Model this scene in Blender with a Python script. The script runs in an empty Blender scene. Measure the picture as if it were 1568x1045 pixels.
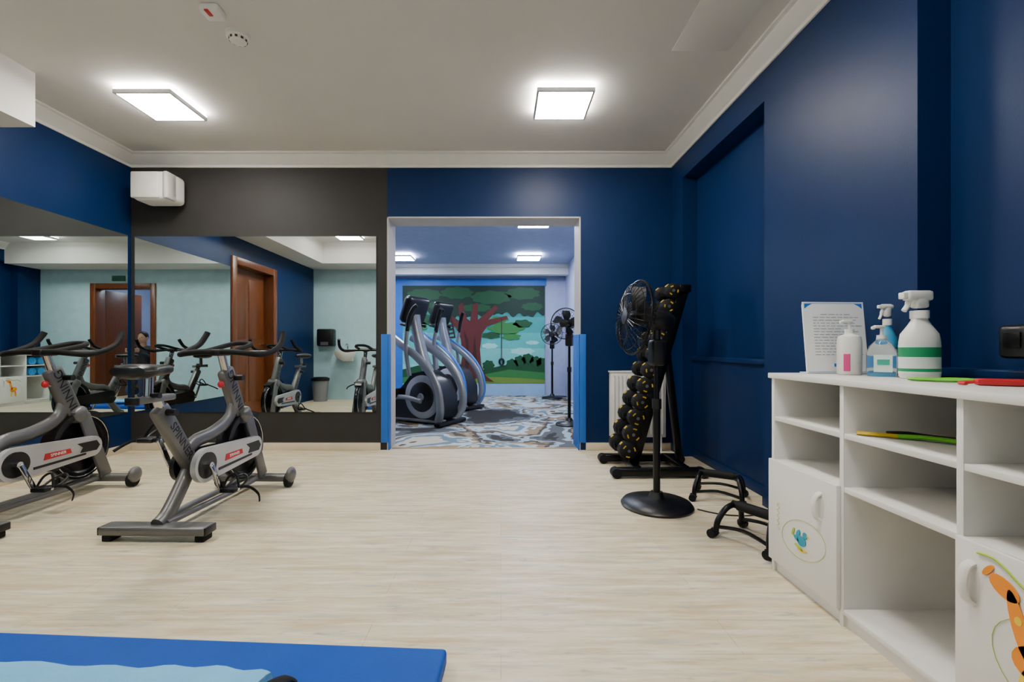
import bpy, bmesh, math, random
from mathutils import Vector, Matrix, Euler
random.seed(4)
scene = bpy.context.scene
H = 2.8; CH = 0.97; XL = -3.51; XR = 1.62; YB = 4.32; YR = 0.10; TH = 0.29
R2H = 2.6; YM = 9.26

# ------------------------------------------------------------ materials
def lin(c):
    if isinstance(c, str):
        c = [int(c[i:i+2], 16)/255 for i in (0, 2, 4)]
    return tuple((v/12.92 if v <= 0.04045 else ((v+0.055)/1.055)**2.4) for v in c)
MATS = {}
def mat(name, col, rough=0.5, metal=0.0, var=0.05, scale=8.0, bump=0.0, emit=0.0, trans=0.0, coat=0.0, ior=1.45, stretch=None, bscale=None):
    if name in MATS: return MATS[name]
    m = bpy.data.materials.new(name); m.use_nodes = True
    nt = m.node_tree; b = nt.nodes['Principled BSDF']
    c = lin(col)
    tc = nt.nodes.new('ShaderNodeTexCoord'); n = nt.nodes.new('ShaderNodeTexNoise')
    n.inputs['Scale'].default_value = scale; n.inputs['Detail'].default_value = 3
    if stretch:
        mp = nt.nodes.new('ShaderNodeMapping'); mp.inputs['Scale'].default_value = stretch
        nt.links.new(tc.outputs['Object'], mp.inputs['Vector']); nt.links.new(mp.outputs[0], n.inputs['Vector'])
    else:
        nt.links.new(tc.outputs['Object'], n.inputs['Vector'])
    r = nt.nodes.new('ShaderNodeValToRGB')
    r.color_ramp.elements[0].position = 0.3; r.color_ramp.elements[1].position = 0.7
    r.color_ramp.elements[0].color = (*[v*(1-var) for v in c], 1)
    r.color_ramp.elements[1].color = (*[min(1, v*(1+var)) for v in c], 1)
    nt.links.new(n.outputs['Fac'], r.inputs['Fac']); nt.links.new(r.outputs['Color'], b.inputs['Base Color'])
    b.inputs['Roughness'].default_value = rough; b.inputs['Metallic'].default_value = metal
    b.inputs['IOR'].default_value = ior
    if trans: b.inputs['Transmission Weight'].default_value = trans
    if coat: b.inputs['Coat Weight'].default_value = coat
    if emit:
        b.inputs['Emission Color'].default_value = (*c, 1); b.inputs['Emission Strength'].default_value = emit
    if bump:
        n2 = nt.nodes.new('ShaderNodeTexNoise'); n2.inputs['Scale'].default_value = bscale or 60
        nt.links.new(tc.outputs['Object'], n2.inputs['Vector'])
        bp = nt.nodes.new('ShaderNodeBump'); bp.inputs['Strength'].default_value = bump; bp.inputs['Distance'].default_value = 0.01
        nt.links.new(n2.outputs['Fac'], bp.inputs['Height']); nt.links.new(bp.outputs[0], b.inputs['Normal'])
    MATS[name] = m; return m

BLUE = mat('paint_navy', '03214a', 0.45, var=0.06, scale=3, bump=0.04, bscale=90, ior=1.30)
GREY = mat('paint_charcoal', '2a2826', 0.6, var=0.05, bump=0.05, ior=1.35)
MINT = mat('paint_mint', 'a6c6cc', 0.5)
CEIL = mat('paint_ceiling', 'd3d0cb', 0.8, var=0.02, scale=2)
TRIM = mat('trim_white', 'dedcd6', 0.45, var=0.02)
BASEB = mat('baseboard_beige', 'cdbfa6', 0.4)
JAMB = mat('jamb_plaster', 'b3b0ad', 0.6)
PAD = mat('pad_blue', '1f5fb4', 0.5, ior=1.35)
LAV = mat('paint_lavender', 'a6adcb', 0.6)
CEIL2 = mat('ceiling_lavender', 'a4adca', 0.7)
BLUE2 = mat('paint_bright_blue', '2168bc', 0.5)
MIR = mat('mirror_glass', 'e6eeee', 0.0, 1.0, var=0.0)
MEDGE = mat('mirror_edge', '1c2a2e', 0.3)
WOOD = mat('door_wood', '643518', 0.35, var=0.25, scale=6, stretch=(12, 12, 1))
WHITE = mat('white_laminate', 'e2e0da', 0.35, var=0.02)
PLAST = mat('white_plastic', 'e4e1da', 0.35, var=0.02)
BLACK = mat('black_plastic', '08080a', 0.38)
RUB = mat('black_rubber', '0b0b0d', 0.7, ior=1.35)
BMET = mat('black_metal', '0a0a0c', 0.3, 0.4)
SILV = mat('silver_paint', '686766', 0.38, 0.5, var=0.04)
CHR = mat('chrome', 'b9b9bc', 0.15, 1.0)
IRON = mat('flywheel_iron', '242428', 0.3, 0.9)
GUARD = mat('guard_silver', 'b4b4b5', 0.3, 0.25)
RED = mat('red_badge', 'b41a22', 0.4)
YEL = mat('yellow_mark', 'c9a81f', 0.5)
EMW = mat('diffuser_light', 'fffaf2', 0.5, emit=92, var=0)
EMB = mat('halo_light', 'fffaf2', 0.5, emit=68, var=0)
EM2 = mat('diffuser_cool', 'e4edff', 0.5, emit=88, var=0)
EM2B = mat('halo_cool', 'e4edff', 0.5, emit=46, var=0)
MATBLUE = mat('mat_blue', '0246a0', 0.6, var=0.05, bump=0.08, bscale=120, ior=1.3)
MATLT = mat('mat_light_blue', '3f9ad4', 0.55, bump=0.2, bscale=40)
TOWEL = mat('towel_pale_blue', '6fb4de', 0.8, bump=0.5, bscale=60)
SKIN = mat('skin', 'c99a7c', 0.5); HAIR = mat('hair', '2a1c14', 0.6); CLOTH = mat('dark_cloth', '23242c', 0.8); JEAN = mat('denim', '2c3a55', 0.8)

def floor_mat():
    m = bpy.data.materials.new('vinyl_plank'); m.use_nodes = True; nt = m.node_tree; L = nt.links.new
    b = nt.nodes['Principled BSDF']; tc = nt.nodes.new('ShaderNodeTexCoord')
    br = nt.nodes.new('ShaderNodeTexBrick'); br.offset = 0.37
    br.inputs['Scale'].default_value = 1; br.inputs['Brick Width'].default_value = 1.22; br.inputs['Row Height'].default_value = 0.18
    br.inputs['Mortar Size'].default_value = 0.0014; br.inputs['Mortar Smooth'].default_value = 0.5
    br.inputs['Color1'].default_value = (*lin('d8cbac'), 1); br.inputs['Color2'].default_value = (*lin('cbbb99'), 1)
    br.inputs['Mortar'].default_value = (*lin('9c9078'), 1)
    L(tc.outputs['Object'], br.inputs['Vector'])
    def streak(sc, a, bb, p0, p1, seed):
        mp = nt.nodes.new('ShaderNodeMapping'); mp.inputs['Scale'].default_value = sc; mp.inputs['Location'].default_value = (seed, seed*2, 0)
        n = nt.nodes.new('ShaderNodeTexNoise'); n.inputs['Scale'].default_value = 1; n.inputs['Detail'].default_value = 8; n.inputs['Roughness'].default_value = 0.65
        L(tc.outputs['Object'], mp.inputs[0]); L(mp.outputs[0], n.inputs['Vector'])
        r = nt.nodes.new('ShaderNodeValToRGB'); r.color_ramp.elements[0].position = p0; r.color_ramp.elements[1].position = p1
        r.color_ramp.elements[0].color = (a, a, a, 1); r.color_ramp.elements[1].color = (bb, bb, bb, 1)
        L(n.outputs['Fac'], r.inputs[0]); return r
    def mix(fac, c1, col):
        x = nt.nodes.new('ShaderNodeMix'); x.data_type = 'RGBA'
        L(fac, x.inputs[0]); L(c1, x.inputs[6]); x.inputs[7].default_value = (*lin(col), 1); return x.outputs[2]
    s1 = streak((2.2, 17, 1), 0, 0.85, 0.47, 0.66, 3.1)
    s2 = streak((3.6, 34, 1), 0, 0.75, 0.52, 0.68, 9.7)
    s3 = streak((5.0, 24, 1), 0, 0.85, 0.60, 0.70, 21.3)
    s4 = streak((2.6, 28, 1), 0, 0.85, 0.48, 0.66, 33.3)
    c = mix(s1.outputs[0], br.outputs['Color'], 'bda274')
    c = mix(s4.outputs[0], c, 'e6deca')
    c = mix(s2.outputs[0], c, 'a5aa9d')
    c = mix(s3.outputs[0], c, '858e8b')
    L(c, b.inputs['Base Color']); b.inputs['Roughness'].default_value = 0.42
    bp = nt.nodes.new('ShaderNodeBump'); bp.inputs['Strength'].default_value = 0.08; bp.inputs['Distance'].default_value = 0.005
    L(s2.outputs[0], bp.inputs['Height']); L(bp.outputs[0], b.inputs['Normal'])
    return m
FLOOR = floor_mat()
def carpet_mat():
    m = bpy.data.materials.new('patterned_carpet'); m.use_nodes = True; nt = m.node_tree; L = nt.links.new
    b = nt.nodes['Principled BSDF']; tc = nt.nodes.new('ShaderNodeTexCoord')
    n = nt.nodes.new('ShaderNodeTexNoise'); n.inputs['Scale'].default_value = 0.85; n.inputs['Detail'].default_value = 4; n.inputs['Roughness'].default_value = 0.55; n.inputs['Distortion'].default_value = 0.4
    L(tc.outputs['Object'], n.inputs['Vector'])
    r = nt.nodes.new('ShaderNodeValToRGB'); r.color_ramp.interpolation = 'CONSTANT'
    e = r.color_ramp.elements
    e[0].position = 0; e[0].color = (*lin('1e1c1d'), 1)
    e[1].position = 0.405; e[1].color = (*lin('4c5053'), 1)
    for p, col in ((0.44, '93a4b0'), (0.475, '3f3832'), (0.50, '87745a'), (0.525, 'a9b6bc'), (0.555, '5d7484'), (0.585, 'b4ae9c'), (0.62, '2a2624'), (0.66, '8fa6b4')):
        k = e.new(p); k.color = (*lin(col), 1)
    L(n.outputs['Fac'], r.inputs[0]); L(r.outputs[0], b.inputs['Base Color']); b.inputs['Roughness'].default_value = 0.95
    return m
CARPET = carpet_mat()

# ------------------------------------------------------------ mesh builder
def cr(pts, n=6, closed=False):
    P = [Vector(p) for p in pts]; out = []
    N = len(P); rng = range(N if closed else N-1)
    for i in rng:
        p0 = P[(i-1) % N] if closed or i > 0 else P[0]; p1 = P[i]; p2 = P[(i+1) % N]
        p3 = P[(i+2) % N] if closed or i+2 < N else P[-1]
        for k in range(n):
            t = k/n
            out.append(0.5*((2*p1)+(-p0+p2)*t+(2*p0-5*p1+4*p2-p3)*t*t+(-p0+3*p1-3*p2+p3)*t**3))
    if not closed: out.append(P[-1])
    return out

class M:
    def __init__(s): s.v = []; s.f = []; s.m = []; s.s = []; s.mats = []
    def mi(s, m):
        if m not in s.mats: s.mats.append(m)
        return s.mats.index(m)
    def add(s, V, F, m, smooth=False, mx=None):
        o = len(s.v); k = s.mi(m)
        s.v += [tuple(mx @ Vector(v)) if mx else tuple(v) for v in V]
        for f in F: s.f.append([i+o for i in f]); s.m.append(k); s.s.append(smooth)
    def _bm(s, bm, m, smooth, mx):
        bm.verts.index_update()
        s.add([v.co.copy() for v in bm.verts], [[v.index for v in f.verts] for f in bm.faces], m, smooth, mx); bm.free()
    def box(s, c, d, m, bev=0, rot=(0, 0, 0), seg=2, mx=None):
        bm = bmesh.new(); bmesh.ops.create_cube(bm, size=1)
        for v in bm.verts: v.co = Vector((v.co.x*d[0], v.co.y*d[1], v.co.z*d[2]))
        if bev: bmesh.ops.bevel(bm, geom=bm.edges[:], offset=min(bev, min(d)*0.49), segments=seg, affect='EDGES', profile=0.5)
        T = Matrix.Translation(c) @ Euler(rot).to_matrix().to_4x4()
        s._bm(bm, m, False, (mx @ T) if mx else T)
    def bb(s, x0, x1, y0, y1, z0, z1, m, bev=0):
        s.box(((x0+x1)/2, (y0+y1)/2, (z0+z1)/2), (abs(x1-x0), abs(y1-y0), abs(z1-z0)), m, bev)
    def beam(s, p, q, w, h, m, bev=0.004, side=(1, 0, 0)):
        p = Vector(p); q = Vector(q); d = q-p; Z = d.normalized(); X = Vector(side); X = (X-Z*X.dot(Z)).normalized(); Y = Z.cross(X)
        R = Matrix((X, Y, Z)).transposed().to_4x4(); s.box((0, 0, 0), (w, h, d.length), m, bev, mx=Matrix.Translation((p+q)/2) @ R)
    def tube(s, pts, r, m, n=10, closed=False, flat=None):
        P = [Vector(p) for p in pts]; N = len(P)
        R = r if isinstance(r, (list, tuple)) else [r]*N
        T = []
        for i in range(N):
            a = P[(i-1) % N] if closed or i > 0 else P[i]; b = P[(i+1) % N] if closed or i < N-1 else P[i]
            T.append((b-a).normalized())
        u = Vector((0, 0, 1)) if abs(T[0].z) < 0.9 else Vector((1, 0, 0)); u = (u-T[0]*u.dot(T[0])).normalized()
        V = []
        for i in range(N):
            u = (u-T[i]*u.dot(T[i])); u = u.normalized() if u.length > 1e-6 else T[i].orthogonal().normalized()
            w = T[i].cross(u)
            fa, fb = flat if flat else (1, 1)
            for k in range(n):
                a = 2*math.pi*k/n; V.append(P[i]+u*(math.cos(a)*R[i]*fa)+w*(math.sin(a)*R[i]*fb))
        F = []
        for i in range(N if closed else N-1):
            j = (i+1) % N
            for k in range(n): F.append([i*n+k, i*n+(k+1) % n, j*n+(k+1) % n, j*n+k])
        if not closed: F.append(list(range(n))[::-1]); F.append([(N-1)*n+k for k in range(n)])
        s.add(V, F, m, True)
    def cyl(s, p, q, r, m, n=20, r2=None): s.tube([p, q], [r, r if r2 is None else r2], m, n)
    def ring(s, c, R, r, m, axis='z', n=32, k=8, sc=(1, 1)):
        P = []
        for i in range(n):
            a = 2*math.pi*i/n; x = R*math.cos(a)*sc[0]; y = R*math.sin(a)*sc[1]
            P.append(Vector(c)+{'z': Vector((x, y, 0)), 'x': Vector((0, x, y)), 'y': Vector((x, 0, y))}[axis])
        s.tube(P, r, m, k, True)
    def lathe(s, prof, c, m, n=28, mx=None, axis='z', sc=(1, 1)):
        V = []; F = []
        for (r, z) in prof:
            for k in range(n):
                a = 2*math.pi*k/n; x = r*math.cos(a)*sc[0]; y = r*math.sin(a)*sc[1]
                V.append(Vector(c)+{'z': Vector((x, y, z)), 'x': Vector((z, x, y)), 'y': Vector((y, z, x))}[axis])
        N = len(prof)
        for i in range(N-1):
            for k in range(n): F.append([i*n+k, i*n+(k+1) % n, (i+1)*n+(k+1) % n, (i+1)*n+k])
        F.append(list(range(n))[::-1]); F.append([(N-1)*n+k for k in range(n)])
        s.add(V, F, m, True, mx)
    def ell(s, c, r, m, rot=(0, 0, 0), n=16):
        prof = [(max(1e-4, math.sin(math.pi*i/n)), -math.cos(math.pi*i/n)) for i in range(n+1)]
        s.lathe(prof, (0, 0, 0), m, 24, Matrix.Translation(c) @ Euler(rot).to_matrix().to_4x4() @ Matrix.Diagonal((*r, 1)))
    def prism(s, poly, o, u, v, t, m):
        o = Vector(o); u = Vector(u); v = Vector(v); w = u.cross(v).normalized()*t
        A = [o+u*a+v*b for a, b in poly]; n = len(A)
        F = [list(range(n))[::-1], [n+i for i in range(n)]]+[[i, (i+1) % n, n+(i+1) % n, n+i] for i in range(n)]
        s.add(A+[a+w for a in A], F, m)
    def text(s, txt, size, mx, m, depth=0.0008):
        cu = bpy.data.curves.new('t', 'FONT'); cu.body = txt; cu.size = size; cu.extrude = depth; cu.align_x = 'CENTER'; cu.align_y = 'CENTER'
        ob = bpy.data.objects.new('t', cu); scene.collection.objects.link(ob); bpy.context.view_layer.update()
        me = bpy.data.meshes.new_from_object(ob.evaluated_get(bpy.context.evaluated_depsgraph_get()))
        s.add([v.co.copy() for v in me.vertices], [list(p.vertices) for p in me.polygons], m, False, mx)
        bpy.data.objects.remove(ob); bpy.data.meshes.remove(me); bpy.data.curves.remove(cu)
    def done(s, name, parent=None, world=False, origin=True):
        V = [Vector(v) for v in s.v]; off = Vector((0, 0, 0))
        if parent is None and origin:
            lo = [min(v[i] for v in V) for i in range(3)]; hi = [max(v[i] for v in V) for i in range(3)]
            off = Vector(((lo[0]+hi[0])/2, (lo[1]+hi[1])/2, lo[2]))
        elif parent is not None and world: off = parent.location.copy()
        me = bpy.data.meshes.new(name); me.from_pydata([v-off for v in V], [], s.f)
        for m in s.mats: me.materials.append(m)
        for p, k, sm in zip(me.polygons, s.m, s.s): p.material_index = k; p.use_smooth = sm
        bm = bmesh.new(); bm.from_mesh(me); bmesh.ops.recalc_face_normals(bm, faces=bm.faces[:])
        bm.to_mesh(me); bm.free(); me.update()
        try: me.set_sharp_from_angle(angle=math.radians(45))
        except Exception: pass
        ob = bpy.data.objects.new(name, me); scene.collection.objects.link(ob)
        if parent is None: ob.location = off if origin else (0, 0, 0)
        else: ob.parent = parent
        return ob
def empty(name, loc, rz=0):
    e = bpy.data.objects.new(name, None); e.empty_display_size = 0.1; e.location = loc; e.rotation_euler = (0, 0, rz)
    scene.collection.objects.link(e); return e

# ------------------------------------------------------------ room shell
a = M(); a.bb(XL-0.3, XR+0.4, -2.2, 4.39, -0.1, 0, FLOOR); a.done('floor', origin=False)
a = M(); a.bb(-4.3, 1.8, 4.39, 9.5, -0.1, 0, CARPET); a.done('floor_carpet', origin=False)
a = M(); a.bb(XL-0.3, XR+0.4, YR-0.2, YB+TH, H, H+0.1, CEIL); a.done('ceiling', origin=False)
a = M(); a.bb(-4.3, 1.8, YB+TH, 9.5, R2H, R2H+0.1, CEIL2); a.done('ceiling_far_room', origin=False)
DX0, DX1, DZ = -1.08, 0.756, 2.215
a = M(); a.bb(XL-0.3, DX0, YB, YB+TH, 0, H, GREY)
a.bb(DX1, XR+0.4, YB, YB+TH, 0, H, BLUE); a.bb(DX0, DX1, YB, YB+TH, DZ, H, BLUE); a.done('wall_back', origin=False)
LY0, LY1, LZ = 1.62, 2.62, 2.10
a = M(); a.bb(XL-0.25, XL, LY1, YB, 0, H, BLUE); a.bb(XL-0.25, XL, YR, LY0, 0, H, BLUE); a.bb(XL-0.25, XL, LY0, LY1, LZ, H, BLUE); a.done('wall_left', origin=False)
RX = XR+0.13; a = M()
a.bb(XR, XR+0.35, 4.06, YB, 0, H, BLUE); a.bb(XR, XR+0.35, 1.77, 2.80, 0, H, BLUE); a.bb(XR, XR+0.35, YR, 0.5, 0, H, BLUE)
a.bb(XR, XR+0.35, 2.80, 4.06, 2.49, H, BLUE); a.bb(XR, XR+0.35, 0.5, 1.77, 2.49, H, BLUE)
a.bb(RX, XR+0.35, 2.80, 4.06, 0, 2.49, BLUE); a.bb(RX, XR+0.35, 0.5, 1.77, 0, 2.49, BLUE)
for y0, y1 in ((2.80, 4.06), (0.5, 1.77)):
    a.bb(RX-0.035, RX+0.01, y0, y1, 0, 0.86, BLUE); a.bb(RX-0.055, RX+0.01, y0, y1, 0.86, 0.895, BLUE, 0.006)
a.done('wall_right', origin=False)
QX0, QX1, QZ = -0.47, 0.60, 2.10
a = M(); a.bb(XL-0.25, QX0, YR-0.18, YR, 0, H, MINT); a.bb(QX1, XR+0.35, YR-0.18, YR, 0, H, MINT); a.bb(QX0, QX1, YR-0.18, YR, QZ, H, MINT); a.done('wall_rear', origin=False)
a = M(); a.bb(-1.3, -1.2, -2.2, YR-0.18, 0, 2.5, LAV); a.bb(1.2, 1.3, -2.2, YR-0.18, 0, 2.5, LAV); a.bb(-1.3, 1.3, -2.3, -2.2, 0, 2.5, LAV); a.done('wall_hallway', origin=False)
a = M(); a.bb(-1.3, 1.3, -2.3, YR-0.18, 2.5, 2.6, CEIL); a.done('ceiling_hallway', origin=False)
a = M(); a.bb(XL, -3.1, YR, 3.03, 2.44, H, CEIL); a.bb(-3.1, XR, YR, 0.72, 2.44, H, CEIL); a.done('beam_ceiling', origin=False)
a = M(); a.bb(-4.3, 1.6, YM, YM+0.1, 0, R2H, LAV); a.done('wall_north', origin=False)
a = M(); a.bb(1.31, 1.5, YB+TH, YM, 0, R2H, LAV); a.done('wall_east', origin=False)
a = M(); a.bb(-4.3, -4.2, YB+TH, YM, 0, R2H, LAV); a.done('wall_west', origin=False)
a = M(); a.bb(-4.2, 1.31, 8.85, 9.05, 2.40, R2H, TRIM); a.bb(-4.2, 1.31, 8.80, 8.85, 2.53, R2H, TRIM, 0.01); a.done('beam_far_room', origin=False)
def crown(name, p, q, nrm):
    prof = [(0, 0), (0.012, 0), (0.016, 0.022), (0.030, 0.030), (0.050, 0.060), (0.070, 0.085), (0.075, 0.100), (0.095, 0.105), (0.095, 0.12), (0, 0.12)]
    p = Vector(p); q = Vector(q); n = Vector(nrm)
    V = []
    for e in (p, q):
        for u, w in prof: V.append(e+n*u+Vector((0, 0, w)))
    k = len(prof); F = [[i, (i+1) % k, k+(i+1) % k, k+i] for i in range(k)]+[list(range(k)), [k+i for i in range(k)]]
    a = M(); a.add(V, F, TRIM); a.done(name, origin=False)
crown('trim_1', (XL, YB, 2.68), (XR, YB, 2.68), (0, -1, 0))
crown('trim_2', (XR, YB, 2.68), (XR, 0.72, 2.68), (-1, 0, 0))
crown('trim_3', (XL, YB, 2.68), (XL, 3.03, 2.68), (1, 0, 0))
a = M(); a.bb(XL, DX0-0.06, YB-0.014, YB, 0, 0.07, BASEB, 0.004); a.bb(DX1+0.05, XR, YB-0.014, YB, 0, 0.07, BASEB, 0.004); a.done('baseboard_back', origin=False)
a = M(); a.bb(XL, XL+0.014, LY1+0.1, YB-0.014, 0, 0.07, BASEB, 0.004); a.done('baseboard_left', origin=False)
a = M(); a.bb(XR-0.014, XR, 4.06, YB-0.014, 0, 0.07, BLUE, 0.004); a.bb(XR-0.014, XR, 2.02, 2.80, 0, 0.07, BLUE, 0.004); a.bb(RX-0.049, RX-0.035, 2.80, 4.06, 0, 0.07, BLUE, 0.004); a.done('baseboard_right', origin=False)
a = M(); a.bb(DX0, DX0+0.012, YB-0.004, YB+TH, 0, DZ, JAMB); a.bb(DX1-0.012, DX1, YB-0.004, YB+TH, 0, DZ, JAMB); a.bb(DX0, DX1, YB-0.004, YB+TH, DZ-0.012, DZ, JAMB); a.done('trim_doorway', origin=False)
a = M(); a.bb(DX0-0.055, DX0+0.012, YB-0.018, YB-0.004, 0.072, 1.10, PAD, 0.005); a.bb(DX0+0.0125, DX0+0.024, YB-0.018, YB+0.06, 0.0, 1.10, PAD, 0.005); a.done('corner_guard')
a = M(); a.bb(DX1-0.012, DX1+0.05, YB-0.018, YB-0.004, 0.072, 1.10, PAD, 0.005); a.bb(DX1-0.024, DX1-0.0125, YB-0.018, YB+TH, 0, 1.10, PAD, 0.005); a.done('corner_guard')
a = M(); a.bb(DX0+0.03, DX1-0.03, 4.375, 4.405, 0, 0.006, mat('threshold', 'b09a78', 0.3, 0.3), 0.002); a.done('trim_threshold', origin=False)

def mirror(name, lo, hi, axis):
    a = M(); x0, y0, z0 = lo; x1, y1, z1 = hi
    a.bb(x0, x1, y0, y1, z0, z1, MEDGE)
    if axis == 'y': a.add([(x0+.003, y0-.0008, z0+.003), (x1-.003, y0-.0008, z0+.003), (x1-.003, y0-.0008, z1-.003), (x0+.003, y0-.0008, z1-.003)], [[0, 1, 2, 3]], MIR)
    else: a.add([(x1+.0008, y0+.003, z0+.003), (x1+.0008, y1-.003, z0+.003), (x1+.0008, y1-.003, z1-.003), (x1+.0008, y0+.003, z1-.003)], [[0, 1, 2, 3]], MIR)
    a.done(name)
mirror('gym_mirror', (-3.475, YB-0.006, 0.357), (-1.18, YB, 2.03), 'y')
mirror('gym_mirror', (XL, 2.73, 0.357), (XL+0.006, 4.275, 2.03), 'x')

g = empty('door_1', (XL, (LY0+LY1)/2, 0))
a = M()
a.bb(XL-0.16, XL+0.025, LY0-0.09, LY0+0.02, 0, LZ+0.08, WOOD, 0.006); a.bb(XL-0.16, XL+0.025, LY1-0.02, LY1+0.09, 0, LZ+0.08, WOOD, 0.006); a.bb(XL-0.16, XL+0.025, LY0+0.02, LY1-0.02, LZ-0.02, LZ+0.08, WOOD, 0.006); a.done('frame', g, True)
a = M(); a.bb(XL-0.16, XL-0.12, LY0+0.02, LY1-0.02, 0.005, LZ-0.02, WOOD)
for z0, z1 in ((0.2, 0.95), (1.1, 1.95)):
    for y0, y1 in ((LY0+0.12, 2.08), (2.16, LY1-0.12)): a.bb(XL-0.125, XL-0.112, y0, y1, z0, z1, WOOD, 0.008)
a.cyl((XL-0.12, LY0+0.09, 1.02), (XL-0.07, LY0+0.09, 1.02), 0.01, CHR); a.cyl((XL-0.07, LY0+0.08, 1.02), (XL-0.07, LY0+0.2, 1.02), 0.009, CHR); a.done('leaf', g, True)
g = empty('door_2', ((QX0+QX1)/2, YR, 0))
a = M()
a.bb(QX0-0.08, QX0+0.02, YR-0.2, YR+0.02, 0, QZ+0.08, WOOD, 0.006); a.bb(QX1-0.02, QX1+0.08, YR-0.2, YR+0.02, 0, QZ+0.08, WOOD, 0.006); a.bb(QX0+0.02, QX1-0.02, YR-0.2, YR+0.02, QZ-0.02, QZ+0.08, WOOD, 0.006); a.done('frame', g, True)
a = M(); a.box((QX1+0.01, -0.55, 1.04), (0.04, 0.9, 2.07), WOOD, 0.004); a.cyl((QX1-0.01, -0.93, 1.02), (QX1-0.06, -0.93, 1.02), 0.01, CHR); a.cyl((QX1-0.06, -0.94, 1.02), (QX1-0.06, -0.82, 1.02), 0.009, CHR); a.done('leaf', g, True)

# ------------------------------------------------------------ ceiling lights
def light(x, y, zc, em, sz=0.40, halo=EMB):
    a = M(); h = sz/2; zb = zc-0.062; zt = zc-0.034
    FR = mat('lamp_frame', 'b4b4b6', 0.4)
    for sx in (-1, 1): a.bb(x+sx*h, x+sx*(h-0.014), y-h, y+h, zb, zt, FR)
    for sy in (-1, 1): a.bb(x-h+0.014, x+h-0.014, y+sy*h, y+sy*(h-0.014), zb, zt, FR)
    a.bb(x-h+0.014, x+h-0.014, y-h+0.014, y+h-0.014, zb+0.003, zb+0.012, em)
    a.bb(x-h+0.002, x+h-0.002, y-h+0.002, y+h-0.002, zt-0.006, zt+0.012, halo)
    a.bb(x-0.1, x+0.1, y-0.1, y+0.1, zt, zc, FR)
    a.done('hallway_fill_panel')
light(0.45, 3.33, H, EMW); light(-2.49, 3.35, H, EMW); light(0.45, 1.35, H, EMW); light(-2.44, 1.35, H, EMW)
for x, y in ((0.49, 8.0), (-1.75, 8.0), (0.42, 5.75), (-1.75, 5.75), (-3.2, 7.0)): light(x, y, R2H, EM2, 0.42, EM2B)
a = M(); a.bb(-0.2, 0.2, -1.4, -1.0, 2.47, 2.5, EM2B); a.done('hallway_fill_panel')  # glowing panel added to brighten the hallway, not a known fixture

a = M(); a.lathe([(0.001, H-0.052), (0.03, H-0.052), (0.045, H-0.045), (0.05, H-0.03), (0.062, H-0.025), (0.065, H), (0.001, H)], (-1.53, 2.65, 0), PLAST)
for i in range(10):
    t = 2*math.pi*i/10; a.box((-1.53+0.046*math.cos(t), 2.65+0.046*math.sin(t), H-0.038), (0.014, 0.006, 0.012), BLACK, rot=(0, 0, t+math.pi/2))
a.done('smoke_detector')
a = M(); a.box((-1.55, 2.45, H-0.022), (0.10, 0.09, 0.044), PLAST, 0.012); a.box((-1.555, 2.42, H-0.046), (0.022, 0.05, 0.008), RED, 0.003); a.done('fire_alarm')
a = M(); a.bb(1.05, 1.4, 2.35, 2.8, H-0.003, H, CEIL, 0.001); a.done('ceiling_hatch')

a = M(); a.box((-3.13, 4.17, 2.425), (0.34, 0.24, 0.26), PLAST, 0.045, seg=4); a.box((-3.17, 4.055, 2.425), (0.25, 0.03, 0.235), mat('speaker_grille', 'dbd8d1', 0.6, bump=0.4, bscale=400), 0.012)
a.box((-2.985, 4.10, 2.425), (0.05, 0.13, 0.245), mat('speaker_side', 'b4b2ac', 0.5), 0.02); a.bb(-3.2, -3.0, 4.28, YB-0.001, 2.36, 2.46, SILV, 0.005); a.done('corner_speaker')

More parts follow.
